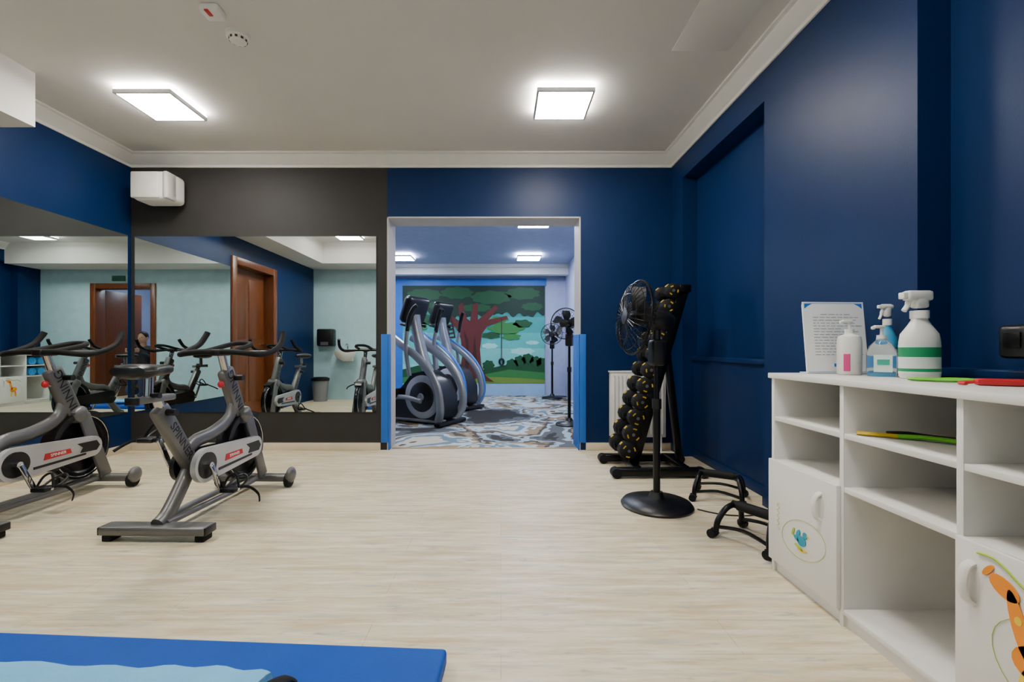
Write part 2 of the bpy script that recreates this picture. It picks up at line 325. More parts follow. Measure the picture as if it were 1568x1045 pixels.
# ------------------------------------------------------------ spin bikes
def capsule(y0, z0, r0, y1, z1, r1, n=14):
    P = []; d = math.atan2(z1-z0, y1-y0)
    for i in range(n+1):
        t = d-math.pi/2+math.pi*i/n; P.append((y1+r1*math.cos(t), z1+r1*math.sin(t)))
    for i in range(n+1):
        t = d+math.pi/2+math.pi*i/n; P.append((y0+r0*math.cos(t), z0+r0*math.sin(t)))
    return P
def bike(x, y, rz=0):
    g = empty('spin_bike', (x, y, 0), rz)
    a = M(); a.box((0, 0, 0.055), (0.54, 0.095, 0.045), SILV, 0.014, seg=3)
    for sx in (-1, 1):
        a.box((sx*0.235, 0, 0.017), (0.05, 0.07, 0.035), RUB, 0.008); a.box((sx*0.268, 0, 0.055), (0.012, 0.088, 0.04), BLACK, 0.005)
    a.done('rear_stabilizer', g)
    a = M(); a.box((0, 0.88, 0.065), (0.50, 0.075, 0.045), SILV, 0.014, seg=3)
    for sx in (-1, 1):
        a.cyl((sx*0.225, 0.88, 0.05), (sx*0.255, 0.88, 0.05), 0.05, RUB, 24); a.ell((sx*0.255, 0.88, 0.085), (0.028, 0.055, 0.055), SILV)
    a.done('front_stabilizer', g)
    a = M()
    P = cr([(0, 0.0, 0.07), (0, 0.06, 0.10), (0, 0.15, 0.20), (0, 0.24, 0.32)], 5)
    a.tube(P, 0.042, SILV, 12, flat=(1.0, 0.8))
    for sx in (-1, 1): a.tube(cr([(sx*0.03, 0.02, 0.075), (sx*0.04, 0.3, 0.075), (sx*0.045, 0.6, 0.07), (sx*0.04, 0.88, 0.075)], 4), 0.017, SILV, 10)
    a.beam((0, 0.27, 0.27), (0, 0.0, 0.67), 0.055, 0.10, SILV, 0.02)
    a.tube(cr([(0, 0.18, 0.38), (0, 0.27, 0.44), (0, 0.42, 0.46), (0, 0.58, 0.52), (0, 0.63, 0.62)], 5), 0.038, SILV, 12, flat=(1.1, 0.7))
    a.beam((0, 0.71, 0.49), (0, 0.545, 0.84), 0.06, 0.11, SILV, 0.022)
    for sx in (-1, 1):
        a.beam((sx*0.045, 0.715, 0.53), (sx*0.062, 0.875, 0.08), 0.024, 0.085, SILV, 0.01)
    a.box((0, 0.70, 0.53), (0.13, 0.10, 0.10), SILV, 0.03, rot=(math.radians(25), 0, 0))
    a.done('frame', g)
    a = M()
    d = Vector((0, 0.545-0.71, 0.84-0.49)).normalized()
    def lab(sgn, p, X, size, txt):
        N = Vector((sgn, 0, 0)); Y = N.cross(X); R = Matrix((X, Y, N)).transposed().to_4x4(); a.text(txt, size, Matrix.Translation(p) @ R, BLACK)
    c = Vector((0, 0.71, 0.49))*0.5+Vector((0, 0.545, 0.84))*0.5
    lab(1, c+Vector((0.0305, 0, 0)), d, 0.080, 'SPINNING'); lab(-1, c+Vector((-0.0305, 0, 0)), d, 0.080, 'SPINNING')
    d2 = Vector((0, 0.27, 0.27))-Vector((0, 0, 0.67)); d2.normalize(); c2 = Vector((0, 0.135, 0.47))
    lab(1, c2+Vector((0.028, 0, 0)), d2, 0.065, 'SPINNER'); lab(-1, c2+Vector((-0.028, 0, 0)), d2, 0.065, 'SPINNER')
    a.done('lettering', g)
    a = M()
    a.lathe([(0.04, -0.012), (0.165, -0.01), (0.175, -0.02), (0.215, -0.02), (0.218, -0.012), (0.218, 0.012), (0.215, 0.02), (0.175, 0.02), (0.165, 0.01), (0.04, 0.012)], (0, 0.74, 0.315), IRON, 40, axis='x')
    a.cyl((-0.07, 0.74, 0.315), (0.07, 0.74, 0.315), 0.022, CHR)
    for sx in (-1, 1): a.ring((sx*0.021, 0.74, 0.315), 0.20, 0.004, CHR, 'x', 40)
    V = []; K = 14
    for i in range(K+1):
        t = math.radians(60+150*i/K)
        for rr, xx in ((0.20, -0.04), (0.235, -0.04), (0.235, 0.04), (0.20, 0.04)): V.append((xx, 0.74+rr*math.cos(t), 0.315+rr*math.sin(t)))
    F = []
    for i in range(K):
        for k in range(4): F.append([i*4+k, i*4+(k+1) % 4, (i+1)*4+(k+1) % 4, (i+1)*4+k])
    F += [[0, 1, 2, 3], [K*4+k for k in range(4)]]
    a.add(V, F, BLACK)
    a.done('flywheel', g)
    a = M()
    a.prism(capsule(0.24, 0.315, 0.095, 0.74, 0.315, 0.066), (0.062, 0, 0), (0, 1, 0), (0, 0, 1), 0.03, GUARD)
    a.prism(capsule(0.24, 0.315, 0.072, 0.25, 0.315, 0.07), (0.092, 0, 0), (0, 1, 0), (0, 0, 1), 0.004, BLACK)
    a.prism([(0.40, 0.300), (0.58, 0.305), (0.57, 0.335), (0.41, 0.338)], (0.092, 0, 0), (0, 1, 0), (0, 0, 1), 0.003, RED)
    a.prism([(0.34, 0.26), (0.68, 0.27), (0.68, 0.283), (0.34, 0.275)], (0.092, 0, 0), (0, 1, 0), (0, 0, 1), 0.003, BLACK)
    a.prism([(0.64, 0.29), (0.76, 0.285), (0.785, 0.315), (0.76, 0.35), (0.62, 0.352), (0.66, 0.32)], (0.092, 0, 0), (0, 1, 0), (0, 0, 1), 0.004, BLACK)
    R = Matrix((Vector((0, 1, 0)), Vector((0, 0, 1)), Vector((1, 0, 0)))).transposed().to_4x4()
    a.text('SPINNER', 0.026, Matrix.Translation((0.0965, 0.49, 0.32)) @ R, WHITE)
    a.prism(capsule(0.24, 0.315, 0.085, 0.70, 0.315, 0.05), (-0.06, 0, 0), (0, 1, 0), (0, 0, 1), 0.025, BLACK)
    a.done('chain_guard', g)
    a = M()
    a.cyl((-0.12, 0.24, 0.315), (0.12, 0.24, 0.315), 0.018, CHR)
    for sx, (dy, dz) in ((1, (0.07, -0.155)), (-1, (-0.07, 0.155))):
        a.beam((sx*0.118, 0.24, 0.315), (sx*0.125, 0.24+dy, 0.315+dz), 0.014, 0.03, CHR, 0.004)
        py, pz = 0.24+dy, 0.315+dz
        a.cyl((sx*0.12, py, pz), (sx*0.23, py, pz), 0.008, CHR)
        a.box((sx*0.18, py, pz), (0.085, 0.075, 0.025), BLACK, 0.006)
        a.tube(cr([(sx*0.14, py+0.03, pz), (sx*0.14, py+0.10, pz+0.03), (sx*0.18, py+0.13, pz+0.05), (sx*0.22, py+0.10, pz+0.03), (sx*0.22, py+0.03, pz)], 4), 0.007, BLACK, 8)
        a.tube(cr([(sx*0.135, py, pz), (sx*0.15, py+0.03, pz+0.06), (sx*0.19, py+0.04, pz+0.075), (sx*0.225, py+0.01, pz)], 4), 0.007, RUB, 6)
        a.tube(cr([(sx*0.225, py+0.02, pz+0.01), (sx*0.27, py+0.04, pz+0.0), (sx*0.33, py+0.02, pz-0.03), (sx*0.36, py-0.02, pz-0.06)], 4), 0.008, RUB, 6, flat=(1, 0.4))
    a.done('crank_and_pedals', g)
    a = M()
    a.cyl((0, 0.02, 0.66), (0, -0.005, 0.715), 0.024, CHR); a.box((0, -0.03, 0.715), (0.055, 0.25, 0.032), SILV, 0.008)
    a.box((0, -0.155, 0.715), (0.062, 0.02, 0.038), BLACK, 0.004)
    a.cyl((0, -0.06, 0.72), (0, -0.055, 0.835), 0.020, CHR); a.cyl((0.02, 0.03, 0.64), (0.075, 0.03, 0.64), 0.018, BLACK); a.cyl((0.02, -0.06, 0.735), (0.06, -0.06, 0.735), 0.014, BLACK)
    a.done('seat_post', g)
    a = M()
    S = [(-0.165, 0.03, 0.012), (-0.155, 0.085, 0.026), (-0.12, 0.105, 0.034), (-0.06, 0.085, 0.032), (0.0, 0.05, 0.028), (0.06, 0.03, 0.025), (0.11, 0.024, 0.02), (0.125, 0.01, 0.008)]
    V = []; F = []; n = 18
    for (yy, w, h) in S:
        for k in range(n):
            t = 2*math.pi*k/n; V.append((w*math.cos(t), yy-0.03, 0.86+h*math.sin(t)*(1 if math.sin(t) > 0 else 1.2)))
    for i in range(len(S)-1):
        for k in range(n): F.append([i*n+k, i*n+(k+1) % n, (i+1)*n+(k+1) % n, (i+1)*n+k])
    F.append(list(range(n))); F.append([(len(S)-1)*n+k for k in range(n)])
    a.add(V, F, BLACK, True); a.done('saddle', g)
    a = M()
    a.cyl((0, 0.56, 0.80), (0, 0.505, 0.945), 0.023, CHR); a.box((0, 0.505, 0.94), (0.06, 0.12, 0.04), BLACK, 0.01)
    a.cyl((0.02, 0.60, 0.78), (0.085, 0.60, 0.78), 0.018, BLACK)
    a.cyl((0, 0.64, 0.70), (0, 0.52, 0.74), 0.009, CHR); a.ell((0, 0.505, 0.745), (0.018, 0.018, 0.022), RED)
    a.done('handlebar_post', g)
    a = M()
    half = [(0.0, 0.47, 0.945), (0.10, 0.465, 0.945), (0.20, 0.47, 0.935), (0.255, 0.51, 0.930), (0.275, 0.60, 0.95), (0.270, 0.70, 0.99), (0.262, 0.75, 1.045), (0.255, 0.765, 1.075)]
    P = [(-p[0], p[1], p[2]) for p in half[::-1]][:-1]+half
    a.tube(cr(P, 5), 0.018, RUB, 10)
    a.tube(cr([(-0.085, 0.465, 0.945), (-0.08, 0.56, 0.962), (-0.075, 0.68, 0.985), (-0.04, 0.74, 1.0), (0.04, 0.74, 1.0), (0.075, 0.68, 0.985), (0.08, 0.56, 0.962), (0.085, 0.465, 0.945)], 5), 0.016, RUB, 10)
    a.tube([(-0.265, 0.56, 0.942), (0, 0.57, 0.940), (0.265, 0.56, 0.942)], 0.013, BLACK, 10)
    a.done('handlebar', g)
bike(-1.735, 2.30, math.radians(-1)); bike(-2.80, 2.30, math.radians(1))

# ------------------------------------------------------------ fans
def fan(x, y, hz, r, yaw, baser=0.21, tilt=0.0, wires=28, wr=0.0016):
    g = empty('pedestal_fan', (x, y, 0))
    a = M(); a.lathe([(0.001, 0), (baser, 0), (baser+0.004, 0.012), (baser-0.01, 0.03), (baser*0.5, 0.042), (0.05, 0.055), (0.035, 0.09), (0.001, 0.09)], (0, 0, 0), BLACK, 40); a.done('base', g)
    a = M(); a.cyl((0, 0, 0.05), (0, 0, hz-0.22), 0.016, BMET); a.cyl((0, 0, 0.05), (0, 0, hz*0.55), 0.021, BMET); a.cyl((0, 0, hz*0.55-0.03), (0, 0, hz*0.55+0.03), 0.028, BLACK)
    a.box((0, 0, hz-0.20), (0.085, 0.09, 0.16), BLACK, 0.02, seg=3, rot=(0, 0, yaw)); a.cyl((0, 0, hz-0.13), (0, 0, hz-0.02), 0.022, BLACK); a.done('pole', g)
    R = Matrix.Translation((0, 0, hz)) @ Matrix.Rotation(yaw, 4, 'Z') @ Matrix.Rotation(tilt, 4, 'Y')
    a = M()
    a.lathe([(0.001, -0.11), (0.035, -0.105), (0.06, -0.07), (0.065, 0.0), (0.055, 0.05), (0.02, 0.06), (0.001, 0.06)], (0, 0, 0), BLACK, 24, axis='x')
    cx = 0.14
    for i in range(wires):
        t = 2*math.pi*i/wires; c, s_ = math.cos(t), math.sin(t)
        a.tube([(cx+p, q*c, q*s_) for p, q in ((-0.07, 0.05), (-0.065, r*0.55), (-0.035, r*0.9), (0, r), (0.035, r*0.9), (0.06, r*0.6), (0.068, 0.04))], wr, BMET, 5)
    for p, q, w in ((0, r, 0.007), (-0.06, r*0.62, wr*1.2), (0.058, r*0.62, wr*1.2), (0.036, r*0.9, wr), (0.067, 0.045, 0.004)): a.ring((cx+p, 0, 0), q, w, BMET, 'x', 36, 6)
    a.lathe([(0.001, 0.062), (0.042, 0.062), (0.042, 0.07), (0.001, 0.074)], (cx, 0, 0), BLACK, 20, axis='x')
    a.lathe([(0.001, -0.08), (0.035, -0.08), (0.04, 0.02), (0.001, 0.035)], (cx, 0, 0), BLACK, 20, axis='x')
    for b in range(5):
        t0 = 2*math.pi*b/5; V = []; K = 7
        for i in range(K):
            rr = 0.03+(r*0.86-0.03)*i/(K-1); hw = 0.16+0.34*math.sin(math.pi*min(1, 0.15+0.75*i/(K-1)))
            for sg in (-1, 1):
                t = t0+sg*hw*0.9+0.25*i/(K-1); V.append((cx+sg*0.022, rr*math.cos(t), rr*math.sin(t)))
        a.add(V, [[2*i, 2*i+1, 2*i+3, 2*i+2] for i in range(K-1)], mat('fan_blade', '111114', 0.3), True)
    a.v = [tuple(R @ Vector(v)) for v in a.v]; a.done('head', g)
fan(0.955, 2.79, 1.14, 0.225, math.radians(180+8), 0.21, tilt=math.radians(-6), wires=36, wr=0.0020)
fan(0.86, 5.72, 1.27, 0.19, math.radians(-120), 0.17)
fan(0.98, 8.70, 1.23, 0.20, math.radians(-100), 0.2, wires=20, wr=0.002)
a = M(); a.tube(cr([(1.175, 2.72, 0.005), (1.24, 2.66, 0.005), (1.33, 2.62, 0.005), (1.45, 2.62, 0.005), (1.55, 2.64, 0.03), (1.595, 2.6, 0.2), (1.60, 2.6, 0.25)], 6), 0.004, BLACK, 6); a.done('power_cord')

# ------------------------------------------------------------ dumbbell rack
g = empty('dumbbell_rack', (1.2, 3.62, 0))
def rx(z): return 0.955+0.29*(z-0.15)
a = M()
for yy in (3.40, 3.84):
    a.box((1.18, yy, 0.045), (0.66, 0.07, 0.06), BMET, 0.01); a.cyl((0.86, yy-0.04, 0.038), (0.86, yy+0.04, 0.038), 0.038, RUB, 16); a.cyl((1.50, yy-0.04, 0.038), (1.50, yy+0.04, 0.038), 0.038, RUB, 16)
a.box((1.02, 3.62, 0.06), (0.06, 0.44, 0.05), BMET, 0.008); a.box((1.38, 3.62, 0.06), (0.06, 0.44, 0.05), BMET, 0.008)
for yy in (3.55, 3.69):
    a.beam((rx(0.06)+0.10, yy, 0.06), (rx(1.43)+0.10, yy, 1.43), 0.035, 0.08, BMET, 0.006, side=(0, 1, 0))
a.beam((1.42, 3.62, 0.06), (rx(0.95)+0.13, 3.62, 0.95), 0.05, 0.05, BMET, 0.006, side=(0, 1, 0))
a.box((rx(1.42)+0.10, 3.62, 1.43), (0.09, 0.24, 0.06), BMET, 0.01)
rows = [0.19+0.122*i for i in range(11)]
for z in rows:
    X = rx(z)
    for yy in (3.56, 3.68):
        a.beam((X+0.07, yy, z-0.02), (X-0.045, yy, z-0.028), 0.02, 0.012, BMET, 0.003, side=(0, 1, 0)); a.box((X-0.045, yy, z-0.008), (0.012, 0.02, 0.04), BMET, 0.003)
a.done('rack_frame', g, True)
a = M()
for i, z in enumerate(rows):
    X = rx(z); R = 0.070-0.0012*i; L_ = 0.20-0.004*i
    a.cyl((X, 3.62-L_*0.6, z), (X, 3.62+L_*0.6, z), 0.015, CHR, 14)
    for sy in (-1, 1):
        y0 = 3.62+sy*(L_*0.45); y1 = 3.62+sy*(L_*0.45+0.10-0.003*i)
        ya, yb = min(y0, y1), max(y0, y1)
        a.lathe([(0.001, ya), (R-0.014, ya), (R, ya+0.012), (R, yb-0.012), (R-0.014, yb), (0.001, yb)], (X, 0, z), RUB, 12, axis='y')
        for t in range(3):
            t0 = 2*math.pi*t/3+i
            P = [((R-0.020)*math.cos(t0+k*0.13), (R-0.020)*math.sin(t0+k*0.13)) for k in range(6)]+[((R-0.029)*math.cos(t0+k*0.13), (R-0.029)*math.sin(t0+k*0.13)) for k in range(5, -1, -1)]
            a.prism(P, (X, y1-sy*0.001, z), (1, 0, 0), (0, 0, 1), -sy*0.003, YEL)
        a.cyl((X, y1-sy*0.004, z), (X, y1+sy*0.002, z), 0.012, SILV, 12)
        a.box((X-R*0.70, (y0+y1)/2, z+R*0.72), (0.026, 0.03, 0.003), YEL, rot=(0, -0.77, 0))
a.done('dumbbells', g, True)

a = M(); RAD = mat('radiator_white', 'cfceca', 0.4)
a.bb(1.02, 1.53, 4.22, 4.235, 0.14, 0.74, RAD, 0.004); a.bb(1.02, 1.53, 4.28, 4.29, 0.14, 0.74, RAD, 0.004); a.bb(1.01, 1.54, 4.215, 4.295, 0.74, 0.755, RAD, 0.004)
for i in range(14): a.box((1.05+i*0.0346, 4.216, 0.44), (0.018, 0.01, 0.54), RAD, 0.004)
for x in (1.1, 1.45): a.bb(x-0.01, x+0.01, 4.235, YB-0.001, 0.3, 0.6, RAD)
a.cyl((1.06, 4.26, 0.0), (1.06, 4.26, 0.14), 0.009, RAD, 10); a.cyl((1.5, 4.26, 0.0), (1.5, 4.26, 0.14), 0.009, RAD, 10); a.done('radiator')

# ------------------------------------------------------------ push-up bars on floor
def pushup(x, y, rz, s=1.0):
    a = M()
    for s_ in (-1, 1):
        a.tube(cr([(-0.105, s_*0.13, 0.022), (-0.095, s_*0.125, 0.08), (-0.055, s_*0.11, 0.135), (0, s_*0.10, 0.15), (0.055, s_*0.11, 0.135), (0.095, s_*0.125, 0.08), (0.105, s_*0.13, 0.022)], 5), 0.014, BMET, 10)
        for sx in (-1, 1):
            a.tube(cr([(sx*0.105, s_*0.13, 0.035), (sx*0.115, s_*0.135, 0.022), (sx*0.14, s_*0.135, 0.021)], 3), 0.021, RUB, 10)
    a.cyl((0, -0.11, 0.15), (0, 0.11, 0.15), 0.018, RUB, 16); a.cyl((0, -0.08, 0.15), (0, 0.08, 0.15), 0.024, RUB, 16)
    for sx in (-1, 1): a.tube(cr([(sx*0.1, -0.128, 0.05), (sx*0.09, 0, 0.07), (sx*0.1, 0.128, 0.05)], 4), 0.009, BMET, 8)
    mx = Matrix.Translation((x, y, 0)) @ Matrix.Rotation(rz, 4, 'Z') @ Matrix.Scale(s, 4); a.v = [tuple(mx @ Vector(v)) for v in a.v]; a.done('push_up_bar')
pushup(1.40, 2.92, math.radians(60), 1.05); pushup(1.265, 2.27, math.radians(30), 1.05)

# ------------------------------------------------------------ cabinet
CX0, CX1 = 1.19, 1.60; T = 0.018; ys = [2.0, 1.59, 1.18, 0.77, 0.36]; CT = 0.86
g = empty('storage_cabinet', ((CX0+CX1)/2, 1.18, 0))
a = M()
a.bb(CX0-0.012, CX1, ys[-1]-0.01, ys[0]+0.01, CT-0.022, CT, WHITE, 0.003)
for i, y in enumerate(ys):
    yy = y-T/2 if i == 0 else (y+T/2 if i == len(ys)-1 else y); a.bb(CX0, CX1, yy-T/2, yy+T/2, 0.0, CT-0.022, WHITE, 0.001)
a.bb(CX1-0.006, CX1, ys[-1]+T, ys[0]-T, 0.05, CT-0.022, WHITE)
a.bb(CX0+0.012, CX0+0.028, ys[-1]+T, ys[0]-T, 0, 0.05, WHITE)
for i in range(4):
    for z in (0.672, 0.485, 0.06): a.bb(CX0+(0.002 if z > 0.1 else 0), CX1-0.006, ys[i+1]+T/2, ys[i]-T/2, z-T, z, WHITE, 0.001)
a.done('carcass', g, True)
DG = mat('decal_green', 'a0be30', 0.5); DB = mat('decal_teal', '1690ac', 0.5); DO = mat('decal_orange', 'ee8c14', 0.5); DY = mat('decal_yellow', 'eecb34', 0.5)
a = M()
for i in (0, 2):
    a.bb(CX0-0.016, CX0, ys[i+1]+0.003, ys[i]-0.003, 0.055, 0.487, WHITE, 0.002)
    hy = ys[i+1]+0.085 if i == 0 else ys[i]-0.045; hz = 0.385
    a.ell((CX0-0.0165, hy, hz), (0.004, 0.020, 0.052), PLAST)
    a.tube(cr([(CX0-0.014, hy, hz+0.050), (CX0-0.032, hy, hz+0.038), (CX0-0.040, hy, hz), (CX0-0.032, hy, hz-0.038), (CX0-0.014, hy, hz-0.050)], 5), 0.010, PLAST, 10, flat=(0.7, 1.3))
fx = CX0-0.0175
def D(m, poly, y, z): a.prism(poly, (fx, y, z), (0, -1, 0), (0, 0, 1), 0.0015, m)
def el(rx_, ry_, n=20, rot=0, ox=0, oy=0): return [(ox+rx_*math.cos(t)*math.cos(rot)-ry_*math.sin(t)*math.sin(rot), oy+rx_*math.cos(t)*math.sin(rot)+ry_*math.sin(t)*math.cos(rot)) for t in [2*math.pi*k/n for k in range(n)]]
def L(m, pts, y, z, r=0.0018, closed=False): a.tube([(fx, y-u, z+v) for u, v in pts], r, m, 6, closed, )
L(DG, el(0.13, 0.075, 28, 0.25), 1.77, 0.22, 0.0008, True)
D(DB, el(0.026, 0.020, 16), 1.775, 0.215); D(DB, el(0.013, 0.013, 12), 1.755, 0.243); D(DB, el(0.018, 0.009, 12, 1.0), 1.795, 0.238); D(DB, el(0.018, 0.008, 12, -0.4), 1.805, 0.215)
D(DY, [(0, 0), (0.018, 0.004), (0, 0.009)], 1.744, 0.241); D(DG, el(0.026, 0.006, 12, -0.2), 1.79, 0.185); D(DY, el(0.03, 0.005, 12, 0.2), 1.77, 0.178); D(DG, el(0.018, 0.006, 12, 1.2), 1.825, 0.235)
L(DG, [(0.008*math.sin(k*1.7), k*0.006) for k in range(20)], 1.925, 0.20, 0.0008)
D(DO, el(0.035, 0.022, 16, -0.5), 1.06, 0.41); D(DO, el(0.016, 0.075, 16, 0.25), 1.03, 0.34); D(DO, el(0.055, 0.04, 18, 0.2), 0.99, 0.27); D(DY, el(0.012, 0.05, 12, -0.1), 1.02, 0.20); D(DO, el(0.012, 0.05, 12, 0.1), 0.96, 0.20)
a.prism(el(0.012, 0.012, 10), (fx-0.0016, 0.985, 0.28), (0, -1, 0), (0, 0, 1), 0.001, DY); a.prism(el(0.008, 0.01, 10), (fx-0.0016, 1.03, 0.35), (0, -1, 0), (0, 0, 1), 0.001, DY); D(DO, el(0.02, 0.007, 10, 0.9), 1.095, 0.435)
L(DG, [(0.0+k*0.012, 0.012*math.sin(k*0.5)-k*0.003) for k in range(22)], 1.12, 0.465, 0.003)
L(DG, el(0.12, 0.10, 26, -0.4), 0.97, 0.26, 0.0008, True)
a.done('doors', g, True)
a = M()
for z0 in (0.485, 0.672):
    for k in range(2):
        yc = 0.48+0.16*k; r0 = 0.068
        P = [(CX0+0.02, yc+(r0-0.0016*j)*math.cos(j*0.45), z0+r0+0.001+(r0-0.0016*j)*math.sin(j*0.45)) for j in range(38)]
        V = []
        for p in P: V += [p, (CX1-0.03, p[1], p[2])]
        a.add(V, [[2*i, 2*i+1, 2*i+3, 2*i+2] for i in range(len(P)-1)], MATLT, True)
        a.cyl((CX0+0.025, yc, z0+r0+0.001), (CX1-0.03, yc, z0+r0+0.001), r0-0.002, MATLT, 24)
a.done('rolled_exercise_mats')

# items on top of cabinet
INK = mat('ink', '8d9094', 0.6)
a = M(); mx = Matrix.Translation((1.445, 1.95, CT+0.001)) @ Matrix.Rotation(math.radians(3), 4, 'Z') @ Matrix.Rotation(math.radians(-6), 4, 'X')
PAPER = mat('paper', 'f1f1ef', 0.6, var=0.01)
a.box((0, 0, 0.155), (0.275, 0.003, 0.31), PAPER, mx=mx)
random.seed(2)
for i in range(15):
    z = 0.255-i*0.0125; x = -0.095; ln = 0.095 if i % 5 else 0.03
    if i in (0,): x = -0.06; ln = 0.06
    while x < ln:
        w = random.uniform(0.010, 0.03); a.box((x+w/2, -0.0019, z), (w, 0.0006, 0.0024), INK, mx=mx); x += w+0.006
for sx in (-1, 1):
    a.prism([(sx*0.13, 0.302), (sx*0.095, 0.302), (sx*0.115, 0.292), (sx*0.13, 0.28)], mx @ Vector((0, -0.0019, 0)), mx.to_3x3() @ Vector((1, 0, 0)), mx.to_3x3() @ Vector((0, 0, 1)), 0.0004, BLUE2)
for (x0, w_, z0, h_) in ((0, 0.262, 0.304, 0.0012), (0, 0.262, 0.006, 0.0012)): a.box((x0, -0.0019, z0), (w_, 0.0004, h_), BLUE2, mx=mx)
a.box((0, -0.0019, 0.035), (0.03, 0.0006, 0.014), BLUE2, mx=mx)
a.box((0, 0.006, 0.15), (0.27, 0.004, 0.30), mat('acrylic_back', 'd6dde0', 0.2), mx=mx); a.box((0, 0.015, 0.004), (0.27, 0.06, 0.004), mat('acrylic_back', 'd6dde0', 0.2), mx=Matrix.Translation((1.445, 1.95, CT)))
a.done('notice_stand')
def pump(a, x, y, z, m, d=-1):
    a.cyl((x, y, z), (x, y, z+0.018), 0.016, m, 16); a.cyl((x, y, z+0.018), (x, y, z+0.045), 0.005, m, 10); a.box((x+d*0.01, y, z+0.05), (0.042, 0.018, 0.012), m, 0.005); a.box((x+d*0.033, y, z+0.046), (0.012, 0.01, 0.012), m, 0.003)
x, y, z = 1.420, 1.855, CT+0.001
a = M(); a.lathe([(0.001, 0), (0.038, 0), (0.042, 0.006), (0.042, 0.135), (0.038, 0.155), (0.017, 0.165), (0.014, 0.172), (0.001, 0.172)], (x, y, z), PLAST, 28)
a.box((x-0.031, y-0.028, z+0.05), (0.006, 0.022, 0.07), mat('label_pink', 'c23a76', 0.5), 0.002, rot=(0, 0, math.radians(42))); pump(a, x, y, z+0.167, PLAST); a.done('lotion_bottle')
x, y = 1.468, 1.755
CLR = mat('clear_plastic', 'eef8fa', 0.05, trans=0.95, ior=1.2, var=0)
a = M(); a.lathe([(0.001, 0), (0.043, 0), (0.047, 0.008), (0.047, 0.085), (0.038, 0.115), (0.018, 0.138), (0.016, 0.145), (0.001, 0.145)], (x, y, z), CLR, 28)
a.box((x-0.028, y-0.040, z+0.05), (0.055, 0.003, 0.065), mat('label_mint', 'd4e8e2', 0.5), rot=(0, 0, math.radians(-35))); a.box((x-0.029, y-0.0425, z+0.055), (0.036, 0.002, 0.02), mat('label_teal', '2f9b86', 0.5), rot=(0, 0, math.radians(-35))); pump(a, x, y, z+0.14, PLAST); a.done('hand_sanitizer_bottle')
def spray(name, x, y, w, h, body, lab, labm2, head):
    a = M(); hb = h*0.70
    a.lathe([(0.001, 0), (w*0.92, 0), (w, 0.01), (w, hb*0.60), (w*0.93, hb*0.74), (w*0.6, hb*0.88), (w*0.42, hb*0.97), (w*0.40, hb*1.03), (0.001, hb*1.03)], (x, y, z), body, 32, sc=(1, 0.72))
    a.lathe([(w*0.9, hb*0.08), (w*1.012, hb*0.08), (w*1.012, hb*0.56), (w*0.9, hb*0.56)], (x, y, z), lab, 32, sc=(1, 0.725))
    a.lathe([(w*0.9, hb*0.12), (w*1.02, hb*0.12), (w*1.02, hb*0.17), (w*0.9, hb*0.17)], (x, y, z), labm2, 32, sc=(1, 0.73))
    a.lathe([(w*0.9, hb*0.36), (w*1.02, hb*0.36), (w*1.02, hb*0.52), (w*0.9, hb*0.52)], (x, y, z), labm2, 32, sc=(1, 0.73))
    a.cyl((x, y, z+hb*1.0), (x, y, z+hb*1.13), w*0.42, head, 18)
    k = w/0.06
    a.box((x, y, z+h*0.90), (0.045*k, 0.03*k, h*0.16), head, 0.008); a.box((x-0.006*k, y, z+h*0.965), (0.085*k, 0.032*k, 0.034*k), head, 0.009)
    a.box((x-0.053*k, y, z+h*0.965), (0.018*k, 0.022*k, 0.022*k), head, 0.003)
    a.tube(cr([(x-0.030*k, y, z+h*0.93), (x-0.038*k, y, z+h*0.89), (x-0.040*k, y, z+h*0.85), (x-0.052*k, y, z+h*0.79)], 4), 0.008*k, head, 8)
    a.done(name)
spray('spray_bottle', 1.490, 1.62, 0.064, 0.305, PLAST, mat('label_white', 'e2e8e2', 0.5), mat('label_green', '1a8556', 0.5), PLAST)
spray('spray_bottle', 1.558, 1.835, 0.037, 0.285, mat('cyan_plastic', '4aa8d4', 0.35), mat('label_sky', '2280c4', 0.5), PLAST, PLAST)
BG = mat('band_green', '63b52a', 0.5)
a = M(); a.tube(cr([(1.37, 1.52, CT+0.007), (1.42, 1.49, CT+0.007), (1.47, 1.475, CT+0.008), (1.53, 1.43, CT+0.007), (1.55, 1.40, CT+0.007), (1.52, 1.39, CT+0.007), (1.46, 1.42, CT+0.007), (1.41, 1.46, CT+0.007)], 6, True), 0.007, BG, 8, True, flat=(0.8, 1.8)); a.done('resistance_band')
a = M(); a.box((1.45, 1.30, CT+0.011), (0.14, 0.035, 0.02), RED, 0.008, rot=(0, 0, -0.5)); a.ell((1.52, 1.27, CT+0.013), (0.03, 0.02, 0.012), RED); a.tube(cr([(1.40, 1.34, CT+0.01), (1.37, 1.36, CT+0.006), (1.36, 1.33, CT+0.006)], 4), 0.005, RED, 8); a.done('skipping_rope_handle')
a = M(); zz = 0.672+0.008
a.tube(cr([(1.215, 1.555, zz), (1.25, 1.53, zz), (1.30, 1.49, zz)], 5), 0.007, YEL, 8, flat=(1, 2)); a.tube(cr([(1.30, 1.49, zz), (1.34, 1.45, zz+0.004), (1.38, 1.40, zz+0.004), (1.40, 1.35, zz+0.004)], 5), 0.009, BG, 8, flat=(0.8, 2))
a.tube(cr([(1.28, 1.51, zz+0.008), (1.33, 1.49, zz+0.01), (1.38, 1.47, zz+0.004), (1.42, 1.42, zz+0.004)], 5), 0.006, BLACK, 8); a.ring((1.40, 1.31, zz+0.008), 0.035, 0.010, BLACK, 'z', 20, 8)
a.done('resistance_band')
